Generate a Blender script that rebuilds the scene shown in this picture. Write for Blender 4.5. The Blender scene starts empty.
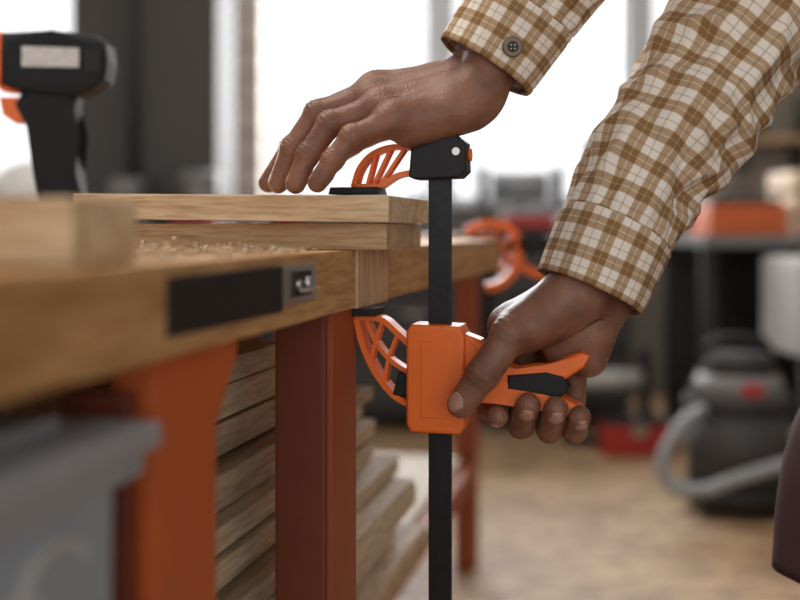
import bpy, bmesh, math, random
import numpy as np
from mathutils import Vector, Matrix, noise
random.seed(7)
scene = bpy.context.scene
F = 1111.1; CZ = 0.896; HOR = 229.0

def unproj(px, py, y):
    """image pixel coordinates + estimated depth -> world metres"""
    return Vector(((px-400)*y/F, y, CZ-(py-HOR)*y/F))  # px, py are image pixels, y an estimated depth from the camera

# ------------------------------------------------------------------ materials
MATS = {}
def _new(name):
    m = bpy.data.materials.new(name); m.use_nodes = True
    nt = m.node_tree
    return m, nt, nt.nodes["Principled BSDF"]

def N(nt, t, **kw):
    n = nt.nodes.new(t)
    for k, v in kw.items(): setattr(n, k, v)
    return n

def mat(name, col, rough=0.5, metal=0.0, var=0.12, scale=30, bump=0.0, bscale=200, spec=0.5, emis=None):
    if name in MATS: return MATS[name]
    m, nt, b = _new(name)
    tc = N(nt, "ShaderNodeTexCoord")
    nz = N(nt, "ShaderNodeTexNoise"); nz.inputs["Scale"].default_value = scale; nz.inputs["Detail"].default_value = 4
    nt.links.new(tc.outputs["Object"], nz.inputs["Vector"])
    mx = N(nt, "ShaderNodeMix", data_type='RGBA')
    mx.inputs["A"].default_value = (*[c*(1-var) for c in col], 1)
    mx.inputs["B"].default_value = (*[min(1, c*(1+var)) for c in col], 1)
    nt.links.new(nz.outputs["Fac"], mx.inputs["Factor"])
    nt.links.new(mx.outputs["Result"], b.inputs["Base Color"])
    b.inputs["Roughness"].default_value = rough
    b.inputs["Metallic"].default_value = metal
    b.inputs["Specular IOR Level"].default_value = spec
    if bump:
        n2 = N(nt, "ShaderNodeTexNoise"); n2.inputs["Scale"].default_value = bscale
        nt.links.new(tc.outputs["Object"], n2.inputs["Vector"])
        bp = N(nt, "ShaderNodeBump"); bp.inputs["Strength"].default_value = bump; bp.inputs["Distance"].default_value = 0.001
        nt.links.new(n2.outputs["Fac"], bp.inputs["Height"]); nt.links.new(bp.outputs["Normal"], b.inputs["Normal"])
    if emis:
        b.inputs["Emission Color"].default_value = (*emis[0], 1); b.inputs["Emission Strength"].default_value = emis[1]
    MATS[name] = m
    return m

def wood(name, c1, c2, axis='X', s=1.0, rough=0.55):
    if name in MATS: return MATS[name]
    m, nt, b = _new(name)
    tc = N(nt, "ShaderNodeTexCoord"); mp = N(nt, "ShaderNodeMapping")
    sc = {'X': (2.5, 28, 28), 'Y': (28, 2.5, 28), 'Z': (28, 28, 2.5)}[axis]
    mp.inputs["Scale"].default_value = [v*s for v in sc]
    nt.links.new(tc.outputs["Object"], mp.inputs["Vector"])
    nz = N(nt, "ShaderNodeTexNoise"); nz.inputs["Scale"].default_value = 2.2; nz.inputs["Detail"].default_value = 6; nz.inputs["Distortion"].default_value = 0.9
    nt.links.new(mp.outputs["Vector"], nz.inputs["Vector"])
    wv = N(nt, "ShaderNodeTexNoise"); wv.inputs["Scale"].default_value = 11; wv.inputs["Detail"].default_value = 3
    nt.links.new(mp.outputs["Vector"], wv.inputs["Vector"])
    cr = N(nt, "ShaderNodeValToRGB")
    cr.color_ramp.elements[0].position = 0.34; cr.color_ramp.elements[0].color = (*c1, 1)
    cr.color_ramp.elements[1].position = 0.62; cr.color_ramp.elements[1].color = (*c2, 1)
    nt.links.new(nz.outputs["Fac"], cr.inputs["Fac"])
    mx = N(nt, "ShaderNodeMix", data_type='RGBA', blend_type='MULTIPLY')
    cr2 = N(nt, "ShaderNodeValToRGB")
    cr2.color_ramp.elements[0].position = 0.35; cr2.color_ramp.elements[0].color = (0.68, 0.57, 0.45, 1)
    cr2.color_ramp.elements[1].position = 0.55; cr2.color_ramp.elements[1].color = (1, 1, 1, 1)
    nt.links.new(wv.outputs["Fac"], cr2.inputs["Fac"])
    mx.inputs["Factor"].default_value = 0.7
    nt.links.new(cr.outputs["Color"], mx.inputs["A"]); nt.links.new(cr2.outputs["Color"], mx.inputs["B"])
    nt.links.new(mx.outputs["Result"], b.inputs["Base Color"])
    b.inputs["Roughness"].default_value = rough
    b.inputs["Specular IOR Level"].default_value = 0.25
    bp = N(nt, "ShaderNodeBump"); bp.inputs["Strength"].default_value = 0.35; bp.inputs["Distance"].default_value = 0.001
    nt.links.new(wv.outputs["Fac"], bp.inputs["Height"]); nt.links.new(bp.outputs["Normal"], b.inputs["Normal"])
    MATS[name] = m
    return m

def skin_mat():
    m, nt, b = _new("skin")
    tc = N(nt, "ShaderNodeTexCoord")
    nz = N(nt, "ShaderNodeTexNoise"); nz.inputs["Scale"].default_value = 45; nz.inputs["Detail"].default_value = 5
    nt.links.new(tc.outputs["Object"], nz.inputs["Vector"])
    cr = N(nt, "ShaderNodeValToRGB")
    cr.color_ramp.elements[0].position = 0.3; cr.color_ramp.elements[0].color = (0.16, 0.066, 0.038, 1)
    cr.color_ramp.elements[1].position = 0.7; cr.color_ramp.elements[1].color = (0.31, 0.142, 0.085, 1)
    nt.links.new(nz.outputs["Fac"], cr.inputs["Fac"]); nt.links.new(cr.outputs["Color"], b.inputs["Base Color"])
    b.inputs["Roughness"].default_value = 0.43
    b.inputs["Specular IOR Level"].default_value = 0.5
    b.inputs["Subsurface Weight"].default_value = 0.10
    b.inputs["Subsurface Radius"].default_value = (0.006, 0.002, 0.001)
    b.inputs["Subsurface Scale"].default_value = 0.5
    v = N(nt, "ShaderNodeTexVoronoi"); v.inputs["Scale"].default_value = 750
    n2 = N(nt, "ShaderNodeTexNoise"); n2.inputs["Scale"].default_value = 180; n2.inputs["Detail"].default_value = 6; n2.inputs["Distortion"].default_value = 1.2
    nt.links.new(tc.outputs["Object"], v.inputs["Vector"]); nt.links.new(tc.outputs["Object"], n2.inputs["Vector"])
    ad = N(nt, "ShaderNodeMath", operation='ADD'); nt.links.new(v.outputs["Distance"], ad.inputs[0]); nt.links.new(n2.outputs["Fac"], ad.inputs[1])
    bp = N(nt, "ShaderNodeBump"); bp.inputs["Strength"].default_value = 0.45; bp.inputs["Distance"].default_value = 0.0008
    nt.links.new(ad.outputs[0], bp.inputs["Height"]); nt.links.new(bp.outputs["Normal"], b.inputs["Normal"])
    return m

def plaid_mat(name, uv=True):
    m, nt, b = _new(name)
    tc = N(nt, "ShaderNodeTexCoord")
    sp = N(nt, "ShaderNodeSeparateXYZ")
    if uv: nt.links.new(tc.outputs["UV"], sp.inputs[0])
    else:
        mp = N(nt, "ShaderNodeMapping"); mp.inputs["Scale"].default_value = (45, 45, 45)
        mp.inputs["Rotation"].default_value = (math.radians(90), 0, 0.3)
        nt.links.new(tc.outputs["Object"], mp.inputs["Vector"]); nt.links.new(mp.outputs["Vector"], sp.inputs[0])
    outs = []
    for ch in (0, 1):
        fr = N(nt, "ShaderNodeMath", operation='FRACT'); nt.links.new(sp.outputs[ch], fr.inputs[0])
        cr = N(nt, "ShaderNodeValToRGB"); e = cr.color_ramp
        stops = [(0.0,.0),(.02,.0),(.06,.9),(.235,.9),(.245,.5),(.275,.5),(.285,.9),(.46,.9),(.50,0),(.71,0),(.725,.45),(.765,.45),(.78,0),(1.0,0)]
        e.elements[0].position = 0; e.elements[0].color = (0,0,0,1)
        e.elements[1].position = 1; e.elements[1].color = (0,0,0,1)
        for p, c in stops[1:-1]:
            el = e.elements.new(p); el.color = (c, c, c, 1)
        nt.links.new(fr.outputs[0], cr.inputs["Fac"])
        mx = N(nt, "ShaderNodeMix", data_type='RGBA')
        mx.inputs["A"].default_value = (1, 1, 1, 1); mx.inputs["B"].default_value = (0.52, 0.375, 0.225, 1)
        nt.links.new(cr.outputs["Color"], mx.inputs["Factor"])
        outs.append(mx.outputs["Result"])
    m1 = N(nt, "ShaderNodeMix", data_type='RGBA', blend_type='MULTIPLY'); m1.inputs["Factor"].default_value = 1
    nt.links.new(outs[0], m1.inputs["A"]); nt.links.new(outs[1], m1.inputs["B"])
    m2 = N(nt, "ShaderNodeMix", data_type='RGBA', blend_type='MULTIPLY'); m2.inputs["Factor"].default_value = 1
    nt.links.new(m1.outputs["Result"], m2.inputs["A"]); m2.inputs["B"].default_value = (0.86, 0.79, 0.70, 1)
    nz = N(nt, "ShaderNodeTexNoise"); nz.inputs["Scale"].default_value = 900; nz.inputs["Detail"].default_value = 2
    nt.links.new(tc.outputs["Object"], nz.inputs["Vector"])
    nt.links.new(m2.outputs["Result"], b.inputs["Base Color"])
    b.inputs["Roughness"].default_value = 0.9; b.inputs["Specular IOR Level"].default_value = 0.15
    bp = N(nt, "ShaderNodeBump"); bp.inputs["Strength"].default_value = 0.6; bp.inputs["Distance"].default_value = 0.0007
    nt.links.new(nz.outputs["Fac"], bp.inputs["Height"]); nt.links.new(bp.outputs["Normal"], b.inputs["Normal"])
    return m

M_skin = skin_mat()
M_plaid = plaid_mat("plaid_flannel"); M_plaid_o = plaid_mat("plaid_flannel_body", False)
M_orange = mat("orange_plastic", (0.90, 0.17, 0.018), 0.42, var=0.06)
M_black = mat("black_plastic", (0.012, 0.012, 0.014), 0.55, bump=0.15, bscale=900, spec=.35)
M_drill = mat("drill_casing", (0.016, 0.018, 0.022), 0.7, spec=.25)
M_label = mat("silver_label", (0.62, 0.62, 0.62), 0.5, var=.3, scale=120)
M_bar = mat("black_oxide_steel", (0.016, 0.016, 0.018), 0.42, 0.5, var=0.6, scale=140)
M_steel = mat("steel", (0.55, 0.54, 0.52), 0.3, 0.9)
M_board = wood("pine_board", (0.60, 0.41, 0.23), (0.80, 0.63, 0.42), 'X')
M_board2 = wood("pine_board_weathered", (0.42, 0.28, 0.15), (0.60, 0.43, 0.26), 'X')
M_bench = wood("bench_wood", (0.42, 0.225, 0.09), (0.61, 0.36, 0.165), 'Y', 0.8, .65)
M_block = wood("bench_block_wood", (0.58, 0.38, 0.20), (0.76, 0.55, 0.33), 'Z', 1.0)
M_stack = wood("stack_wood", (0.42, 0.31, 0.19), (0.60, 0.47, 0.32), 'Y', 1.0)
M_stack2 = wood("stack_wood_pale", (0.58, 0.46, 0.32), (0.74, 0.61, 0.45), 'Y', 1.0)
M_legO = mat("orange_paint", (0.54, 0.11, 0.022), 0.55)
M_legR = mat("leg_red_dark", (0.17, 0.036, 0.014), 0.6)
M_legF = mat("leg_red_lighter", (0.34, 0.075, 0.022), 0.6)
M_nail = mat("finger_nail", (0.48, 0.27, 0.20), 0.3, var=0.05)
M_rubber = mat("black_rubber", (0.010, 0.010, 0.010), 0.7)
M_grey = mat("grey_plastic", (0.28, 0.30, 0.32), 0.45)
M_greyd = mat("mid_grey_plastic", (0.17, 0.17, 0.175), 0.5)
M_bin = mat("bin_plastic", (0.31, 0.36, 0.42), 0.45)
M_binlid = mat("bin_lid_plastic", (0.32, 0.34, 0.37), 0.45)
M_white = mat("white_plastic", (0.72, 0.72, 0.70), 0.5)
M_offw = mat("cream_enamel", (0.48, 0.47, 0.45), 0.5)
M_dark = mat("dark_metal", (0.02, 0.019, 0.019), 0.6, var=0.3)
M_darkgrey = mat("dark_grey_paint", (0.045, 0.043, 0.043), 0.6)
M_column = mat("dark_column_paint", (0.06, 0.057, 0.055), 0.7)
M_red = mat("red_paint", (0.42, 0.03, 0.025), 0.45)
M_maroon = mat("maroon_canvas", (0.05, 0.018, 0.02), 0.85, bump=0.4, bscale=900)
M_denim = mat("denim", (0.03, 0.055, 0.13), 0.9, bump=0.4, bscale=900)
M_shoe = mat("leather_boot", (0.05, 0.03, 0.02), 0.6)
M_hair = mat("black_hair", (0.008, 0.007, 0.006), 0.8, bump=1.0, bscale=400)
M_frame = mat("window_frame_paint", (0.60, 0.62, 0.64), 0.5)
M_wallg = mat("plaster_grey", (0.20, 0.185, 0.17), 0.9, bump=0.3, bscale=60)
M_wallr = mat("plaster_warm", (0.30, 0.265, 0.23), 0.9, bump=0.3, bscale=60)
M_ceil = mat("ceiling_paint", (0.55, 0.54, 0.52), 0.9)
M_button = mat("brown_button", (0.20, 0.14, 0.075), 0.3)

def floor_mat():
    m, nt, b = _new("osb_floor")
    tc = N(nt, "ShaderNodeTexCoord")
    v = N(nt, "ShaderNodeTexVoronoi"); v.inputs["Scale"].default_value = 14
    mp = N(nt, "ShaderNodeMapping"); mp.inputs["Scale"].default_value = (1, 2.2, 1)
    nt.links.new(tc.outputs["Object"], mp.inputs["Vector"]); nt.links.new(mp.outputs["Vector"], v.inputs["Vector"])
    nz = N(nt, "ShaderNodeTexNoise"); nz.inputs["Scale"].default_value = 3; nz.inputs["Detail"].default_value = 5
    nt.links.new(tc.outputs["Object"], nz.inputs["Vector"])
    cr = N(nt, "ShaderNodeValToRGB")
    cr.color_ramp.elements[0].position = 0.1; cr.color_ramp.elements[0].color = (0.19, 0.11, 0.058, 1)
    cr.color_ramp.elements[1].position = 0.9; cr.color_ramp.elements[1].color = (0.50, 0.335, 0.19, 1)
    sp = N(nt, "ShaderNodeSeparateColor"); nt.links.new(v.outputs["Color"], sp.inputs[0])
    ad = N(nt, "ShaderNodeMath", operation='MULTIPLY_ADD'); ad.inputs[1].default_value = 0.7
    nt.links.new(sp.outputs[0], ad.inputs[0])
    m2 = N(nt, "ShaderNodeMath", operation='MULTIPLY_ADD'); m2.inputs[1].default_value = 0.9; m2.inputs[2].default_value = -0.2
    nt.links.new(nz.outputs["Fac"], m2.inputs[0]); nt.links.new(m2.outputs[0], ad.inputs[2])
    nt.links.new(ad.outputs[0], cr.inputs["Fac"]); nt.links.new(cr.outputs["Color"], b.inputs["Base Color"])
    b.inputs["Roughness"].default_value = 0.6
    return m
M_floor = floor_mat()

def brick_mat():
    m, nt, b = _new("pale_brick")
    tc = N(nt, "ShaderNodeTexCoord"); mp = N(nt, "ShaderNodeMapping")
    mp.inputs["Rotation"].default_value = (math.radians(90), 0, 0)
    nt.links.new(tc.outputs["Object"], mp.inputs["Vector"])
    br = N(nt, "ShaderNodeTexBrick"); br.inputs["Scale"].default_value = 1.0
    br.inputs["Brick Width"].default_value = 0.22; br.inputs["Row Height"].default_value = 0.075; br.inputs["Mortar Size"].default_value = 0.012
    br.inputs["Color1"].default_value = (0.50, 0.42, 0.35, 1); br.inputs["Color2"].default_value = (0.36, 0.29, 0.23, 1); br.inputs["Mortar"].default_value = (0.75, 0.72, 0.68, 1)
    nt.links.new(mp.outputs["Vector"], br.inputs["Vector"]); nt.links.new(br.outputs["Color"], b.inputs["Base Color"])
    b.inputs["Roughness"].default_value = 0.9
    return m
M_brick = brick_mat()

# ------------------------------------------------------------------ mesh builder
class B:
    def __init__(s): s.bm = bmesh.new(); s.mats = []
    def mi(s, m):
        if m not in s.mats: s.mats.append(m)
        return s.mats.index(m)
    def _fin(s, verts, m, smooth=False):
        i = s.mi(m); fs = set()
        for v in verts:
            for f in v.link_faces: fs.add(f)
        for f in fs: f.material_index = i; f.smooth = smooth
    def box(s, c, size, m, rot=None, bev=0.0):
        mt = Matrix.Translation(c)
        if rot is not None: mt = mt @ rot
        mt = mt @ Matrix.Diagonal((*size, 1))
        r = bmesh.ops.create_cube(s.bm, size=1, matrix=mt)
        vs = r["verts"]
        if bev:
            es = list({e for v in vs for e in v.link_edges})
            rr = bmesh.ops.bevel(s.bm, geom=es, offset=bev, segments=2, affect='EDGES', profile=0.7)
            vs = rr["verts"]
            i = s.mi(m)
            for f in rr["faces"]: f.material_index = i
            allf = {f for v in vs for f in v.link_faces}
            for f in allf: f.material_index = i
            return
        s._fin(vs, m)
    def box2(s, lo, hi, m, bev=0.0):
        lo = Vector(lo); hi = Vector(hi)
        s.box((lo+hi)/2, hi-lo, m, bev=bev)
    def cyl(s, p1, p2, r1, m, r2=None, seg=24, smooth=True):
        p1 = Vector(p1); p2 = Vector(p2); r2 = r1 if r2 is None else r2
        d = p2-p1
        q = d.to_track_quat('Z', 'Y').to_matrix().to_4x4()
        mt = Matrix.Translation((p1+p2)/2) @ q
        r = bmesh.ops.create_cone(s.bm, cap_ends=True, cap_tris=False, segments=seg, radius1=r1, radius2=r2, depth=d.length, matrix=mt)
        i = s.mi(m)
        for f in {f for v in r["verts"] for f in v.link_faces}:
            f.material_index = i; f.smooth = smooth and len(f.verts) == 4
    def sph(s, c, r, m, sc=(1, 1, 1), seg=20, rot=None):
        mt = Matrix.Translation(c)
        if rot is not None: mt = mt @ rot
        mt = mt @ Matrix.Diagonal((*sc, 1))
        rr = bmesh.ops.create_uvsphere(s.bm, u_segments=seg, v_segments=seg//2, radius=r, matrix=mt)
        s._fin(rr["verts"], m, True)
    def tube(s, pts, r, m, seg=10, res=6, ribs=0):
        P = catmull(pts, res); n = len(P); rings = []
        nrm = None
        for i, p in enumerate(P):
            t = (P[min(i+1, n-1)]-P[max(i-1, 0)]).normalized()
            if nrm is None:
                nrm = t.orthogonal().normalized()
            nrm = (nrm - t*nrm.dot(t)).normalized(); bn = t.cross(nrm)
            rr = r*(1+(ribs*(1 if i % 2 else -1)))
            rings.append([s.bm.verts.new(p+nrm*rr*math.cos(2*math.pi*k/seg)+bn*rr*math.sin(2*math.pi*k/seg)) for k in range(seg)])
        mi = s.mi(m)
        for a, b2 in zip(rings[:-1], rings[1:]):
            for k in range(seg):
                f = s.bm.faces.new((a[k], a[(k+1) % seg], b2[(k+1) % seg], b2[k])); f.material_index = mi; f.smooth = True
        f = s.bm.faces.new(rings[0][::-1]); f.material_index = mi
        f = s.bm.faces.new(rings[-1]); f.material_index = mi
    def prism(s, poly, th, m, frame, bev=0.0, t0=0.0):
        o, eu, et = frame
        vs = []
        for sg in (-1, 1):
            vs.append([s.bm.verts.new(o+eu*u+Vector((0, 0, z))+et*(t0+sg*th/2)) for u, z in poly])
        mi = s.mi(m); n = len(poly); fs = []
        fs.append(s.bm.faces.new(vs[0])); fs.append(s.bm.faces.new(vs[1][::-1]))
        for k in range(n):
            fs.append(s.bm.faces.new((vs[0][k], vs[1][k], vs[1][(k+1) % n], vs[0][(k+1) % n])))
        for f in fs: f.material_index = mi
        if bev:
            es = [e for f in fs[:2] for e in f.edges]
            rr = bmesh.ops.bevel(s.bm, geom=es, offset=bev, segments=3, affect='EDGES', profile=0.6)
            for f in rr["faces"]: f.material_index = mi; f.smooth = True
    def beam(s, pts, w, th, m, frame, res=6, t0=0.0, bev=0.0006):
        P = catmull([Vector((u, z, 0)) for u, z in pts], res)
        L, R = [], []
        for i, p in enumerate(P):
            t = (P[min(i+1, len(P)-1)]-P[max(i-1, 0)]).normalized(); nn = Vector((-t.y, t.x, 0))
            L.append((p+nn*w/2)[:2]); R.append((p-nn*w/2)[:2])
        s.prism(L+R[::-1], th, m, frame, bev, t0)
    def obj(s, name, parent=None, bevel=0.0, mw=None):
        bmesh.ops.recalc_face_normals(s.bm, faces=s.bm.faces)
        me = bpy.data.meshes.new(name); s.bm.to_mesh(me); s.bm.free()
        for m in s.mats: me.materials.append(m)
        o = bpy.data.objects.new(name, me); scene.collection.objects.link(o)
        if parent: o.parent = parent
        if mw is not None: o.matrix_world = mw
        return o

def catmull(pts, res):
    pts = [Vector(p) for p in pts]
    if len(pts) < 3 or res <= 1:
        return pts
    E = [pts[0]*2-pts[1]]+pts+[pts[-1]*2-pts[-2]]
    out = []
    for i in range(1, len(E)-2):
        p0, p1, p2, p3 = E[i-1], E[i], E[i+1], E[i+2]
        for k in range(res):
            t = k/res
            out.append(0.5*((2*p1)+(p2-p0)*t+(2*p0-5*p1+4*p2-p3)*t*t+(3*p1-p0-3*p2+p3)*t**3))
    out.append(pts[-1])
    return out

def empty(name, loc=(0, 0, 0), rotz=0.0):
    e = bpy.data.objects.new(name, None); e.empty_display_size = 0.05
    scene.collection.objects.link(e); e.location = loc; e.rotation_euler = (0, 0, rotz)
    return e

# ------------------------------------------------------------------ room
XL, XR, YF, YB, ZC = -3.6, 2.7, -2.6, 6.0, 3.1
b = B(); b.box2((XL-.2, YF, -.1), (XR+.2, YB+.25, 0), M_floor); b.obj("floor")
b = B(); b.box2((XL-.2, YF, ZC), (XR+.2, YB+.25, ZC+.1), M_ceil); b.obj("ceiling")
b = B(); b.box2((XL-.2, YF, 0), (XL, YB+.25, ZC), M_wallr); b.obj("wall_left")
b = B(); b.box2((XR, YF, 0), (XR+.2, YB+.25, ZC), M_wallr); b.obj("wall_right")
wins = [(-3.3, -1.42), (-0.71, 0.17), (0.265, 1.22), (1.34, 1.62)]
SILL, TOP = 1.04, 2.85
b = B()
b.box2((XL, YB, 0), (XR, YB+.25, SILL), M_wallg); b.box2((XL, YB, TOP), (XR, YB+.25, ZC), M_wallg)
b.box2((XL, YB, SILL), (-3.3, YB+.25, TOP), M_wallg)
b.box2((-1.42, YB, SILL), (-0.71, YB+.25, TOP), M_wallg)
b.box2((1.62, YB, SILL), (XR, YB+.25, TOP), M_wallr)
b.obj("wall_back")
for i, (x0, x1) in enumerate(wins):
    b = B(); fw = 0.03
    b.box2((x0, YB+.02, SILL), (x0+fw, YB+.06, TOP), M_frame); b.box2((x1-fw, YB+.02, SILL), (x1, YB+.06, TOP), M_frame)
    b.box2((x0, YB+.02, SILL), (x1, YB+.06, SILL+fw), M_frame); b.box2((x0, YB+.02, TOP-fw), (x1, YB+.06, TOP), M_frame)
    if i in (0,): b.box2(((x0+x1)/2-.03, YB+.03, SILL), ((x0+x1)/2+.03, YB+.09, TOP), M_frame)
    b.box2((x0, YB-.06, SILL-.03), (x1, YB+.02, SILL), M_frame)
    b.obj("window_%d" % (i+1))
for i, (x0, x1) in enumerate([(0.17, 0.265), (1.22, 1.34)]):
    b = B(); b.box2((x0, YB-.02, SILL), (x1, YB+.10, TOP), M_frame, bev=.008); b.obj("trim_%d" % (i+1))
# pale brick pier and dark column
b = B(); b.box2((-1.0, 5.72, 0), (-0.72, YB-.001, ZC), M_brick); b.obj("brick_pier")
b = B()
b.box2((-1.24, 4.2, 0), (-0.695, 4.7, ZC), M_column, bev=.01)
b.box2((-1.26, 4.18, 0), (-0.68, 4.72, .12), M_dark, bev=.01); b.cyl((-1.0, 4.16, 0.3), (-1.0, 4.16, ZC), .025, M_dark)
b.obj("dark_column")

# ------------------------------------------------------------------ workbench
AL = math.radians(12.43); cA, sA = math.cos(AL), math.sin(AL)
ZT, ZU = 0.880, 0.835
bench = empty("workbench", (-0.2229, 0, 0), -AL)
b = B(); b.box2((-.62, .12, ZU), (0, .876, ZT), M_bench, bev=.0025); b.obj("top_near", bench)
b = B(); b.box2((-.62, .880, ZU-.001), (.001, .985, ZT+.0005), M_block, bev=.002); b.obj("top_block", bench)
b = B(); b.box2((-.62, .988, ZU), (0, 1.76, ZT), M_bench, bev=.0025); b.obj("top_far", bench)
b = B()
b.box2((-.005, .53, .8455), (.0025, .694, .8735), M_black, bev=.001)
b.obj("black_strip", bench)
b = B()
b.box2((-.004, .696, .8485), (.0020, .765, .8735), M_steel, bev=.001)
b.box2((.0015, .712, .853), (.0035, .750, .869), M_dark, bev=.0008)
b.cyl((.001, .738, .861), (.0075, .738, .861), .0045, M_steel); b.cyl((.001, .720, .861), (.006, .720, .861), .003, M_steel)
b.tube([(.004, .722, .857), (.009, .728, .857), (.009, .742, .858), (.004, .748, .858)], .0015, M_steel)
b.obj("steel_latch", bench)
b = B()
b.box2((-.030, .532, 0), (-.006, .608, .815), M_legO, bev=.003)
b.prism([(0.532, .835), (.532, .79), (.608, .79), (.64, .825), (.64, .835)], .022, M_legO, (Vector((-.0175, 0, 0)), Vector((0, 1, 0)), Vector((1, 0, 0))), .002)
b.box2((-.048, .518, 0), (-.014, .530, .82), M_legR, bev=.002)  # camera-side plate, darker than the orange front
b.obj("leg_near", bench)
b = B()
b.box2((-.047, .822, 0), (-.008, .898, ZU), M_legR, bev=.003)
b.box2((-.010, .826, 0), (-.004, .894, ZU), M_legF, bev=.001)  # front plate in a lighter tone than the post behind it
b.obj("leg_mid", bench)
b = B()
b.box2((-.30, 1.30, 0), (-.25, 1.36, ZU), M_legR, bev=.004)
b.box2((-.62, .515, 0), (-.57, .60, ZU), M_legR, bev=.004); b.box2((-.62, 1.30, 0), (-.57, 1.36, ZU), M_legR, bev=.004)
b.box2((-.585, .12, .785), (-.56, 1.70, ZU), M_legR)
b.obj("legs_rear", bench)
b = B(); b.box2((-.57, .14, .48), (-.06, 1.50, .50), M_board2, bev=.002)
b.box2((-.055, .60, .465), (-.03, .818, .50), M_legR); b.box2((-.30, .895, .44), (-.27, 1.5, .48), M_legR)
b.obj("lower_shelf", bench)

# second bench beyond
bench2 = empty("workbench.001", (-0.2229, 0, 0), -AL)
b = B(); b.box2((-.78, 1.80, ZU), (-.20, 3.02, ZT), M_bench, bev=.003); b.obj("top", bench2)
b = B()
for s0, xs in ((1.85, (-.50, -.76)), (2.93, (-.27, -.76))):
    for x0 in xs:
        b.box2((x0, s0, 0), (x0+.055, s0+.06, ZU), M_legF, bev=.004)
b.box2((-.25, 1.85, .235), (-.215, 2.95, .285), M_legF, bev=.003)
b.box2((-.74, 1.85, .235), (-.71, 2.95, .285), M_legR, bev=.003)
b.box2((-.74, 1.90, .285), (-.25, 2.92, .30), M_stack)
b.box2((-.74, 1.85, .76), (-.72, 2.95, ZU), M_legR)
b.obj("frame", bench2)

# lumber stack under the bench
stack = empty("lumber_stack", (-0.2229, 0, 0), -AL)
k = 0; z = .5003; rnd = random.Random(3)
while z < .80:
    th = rnd.choice([.016, .020, .026])
    smax = 1.46-(z-.5)*.95+rnd.uniform(-.08, .05)
    if z > .735: smax = rnd.uniform(.98, 1.05)
    x1 = -.055-rnd.uniform(0, .03) - (0.02 if z > .62 else 0)
    b = B(); b.box2((x1-.16-rnd.uniform(0, .05), .635+rnd.uniform(-.02, .03), z), (x1, smax, z+th-.0015), rnd.choice([M_stack, M_stack2, M_stack2]), bev=.001)
    b.obj("plank_%d" % k, stack); k += 1; z += th+rnd.choice([0.0, .002, .004])
for j in range(5):
    z0 = .5003+j*.033
    b = B(); b.box2((-.50, .70, z0), (-.31, 1.28-.05*j, z0+.0315), M_stack, bev=.001); b.obj("rear_plank_%d" % j, stack)

# storage bin
binp = empty("storage_bin", (-0.2229, 0, 0), -AL)
b = B()
b.prism([(.155, .5), (.465, .5), (.478, .800), (.145, .800)], .32, M_bin, (Vector((-.158, 0, 0)), Vector((0, 1, 0)), Vector((1, 0, 0))), .008)
b.obj("tub", binp)
b = B()
b.box2((-.33, .13, .800), (.010, .505, .812), M_binlid, bev=.004); b.box2((-.322, .14, .790), (.006, .495, .801), M_binlid, bev=.003)
b.box2((-.30, .16, .812), (-.02, .47, .818), M_binlid, bev=.002)
b.obj("lid", binp)
b = B()
b.tube([(.0030, .425+.024*math.cos(a), .762+.016*math.sin(a)) for a in [x*.45+.4 for x in range(0, 12)]], .0026, M_offw, seg=6)
b.tube([(.0030, .395+.020*math.cos(a), .752+.014*math.sin(a)) for a in [x*.45-1 for x in range(0, 9)]], .0026, M_offw, seg=6)
b.obj("embossed_logo", binp)

# boards on the bench (perpendicular to the edge)
tilt = math.radians(0.75)
def board(name, c, L, W, T, ang, mt, tl=0.0, bev=.0012):
    b = B(); b.box2((-L, 0, 0), (0, W, T), mt, bev=bev)
    mw = Matrix.Translation(c) @ Matrix.Rotation(ang, 4, 'Z') @ Matrix.Rotation(tl, 4, 'Y')
    return b.obj(name, mw=mw)
board("wooden_board", (-.0085, .820, .9008), .258, .14, .0200, -math.radians(13.5), M_board, tilt)
board("wooden_board.001", (-.010, .836, .8803), .24, .13, .0200, -math.radians(12.5), M_board2)
board("wooden_board.002", (-.136, .462, .8803), .30, .06, .029, -math.radians(12.5), M_board, 0, .002)
# wood shavings
b = B(); rs = random.Random(5)
for i in range(900):
    s0 = rs.gauss(.70, .09); x0 = -rs.uniform(.01, .24)
    if s0 > .85 or s0 < .45: continue
    px = -0.2229+x0*cA+s0*sA; py = -x0*sA+s0*cA
    r0 = rs.uniform(.0005, .0022); a0 = rs.uniform(0, 6); w = rs.uniform(.0010, .005)
    hz = max(0, rs.gauss(0, .0025)) if x0 < -.06 else 0
    ax = Vector((math.cos(a0), math.sin(a0), rs.uniform(-.1, .1))); pr = Vector((-ax.y, ax.x, 0)); prev = None
    nn = rs.randint(4, 9)
    for j in range(nn):
        a = j*.55; rr = r0*(1-.04*j)
        c = Vector((px, py, ZT+.0006+r0+hz))+pr*rr*math.sin(a)+Vector((0, 0, -rr*math.cos(a)))+ax*j*.0004
        cur = (b.bm.verts.new(c-ax*w/2), b.bm.verts.new(c+ax*w/2))
        if prev:
            f = b.bm.faces.new((prev[0], prev[1], cur[1], cur[0])); f.material_index = b.mi(M_stack2)
        prev = cur
b.obj("wood_shavings")

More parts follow.
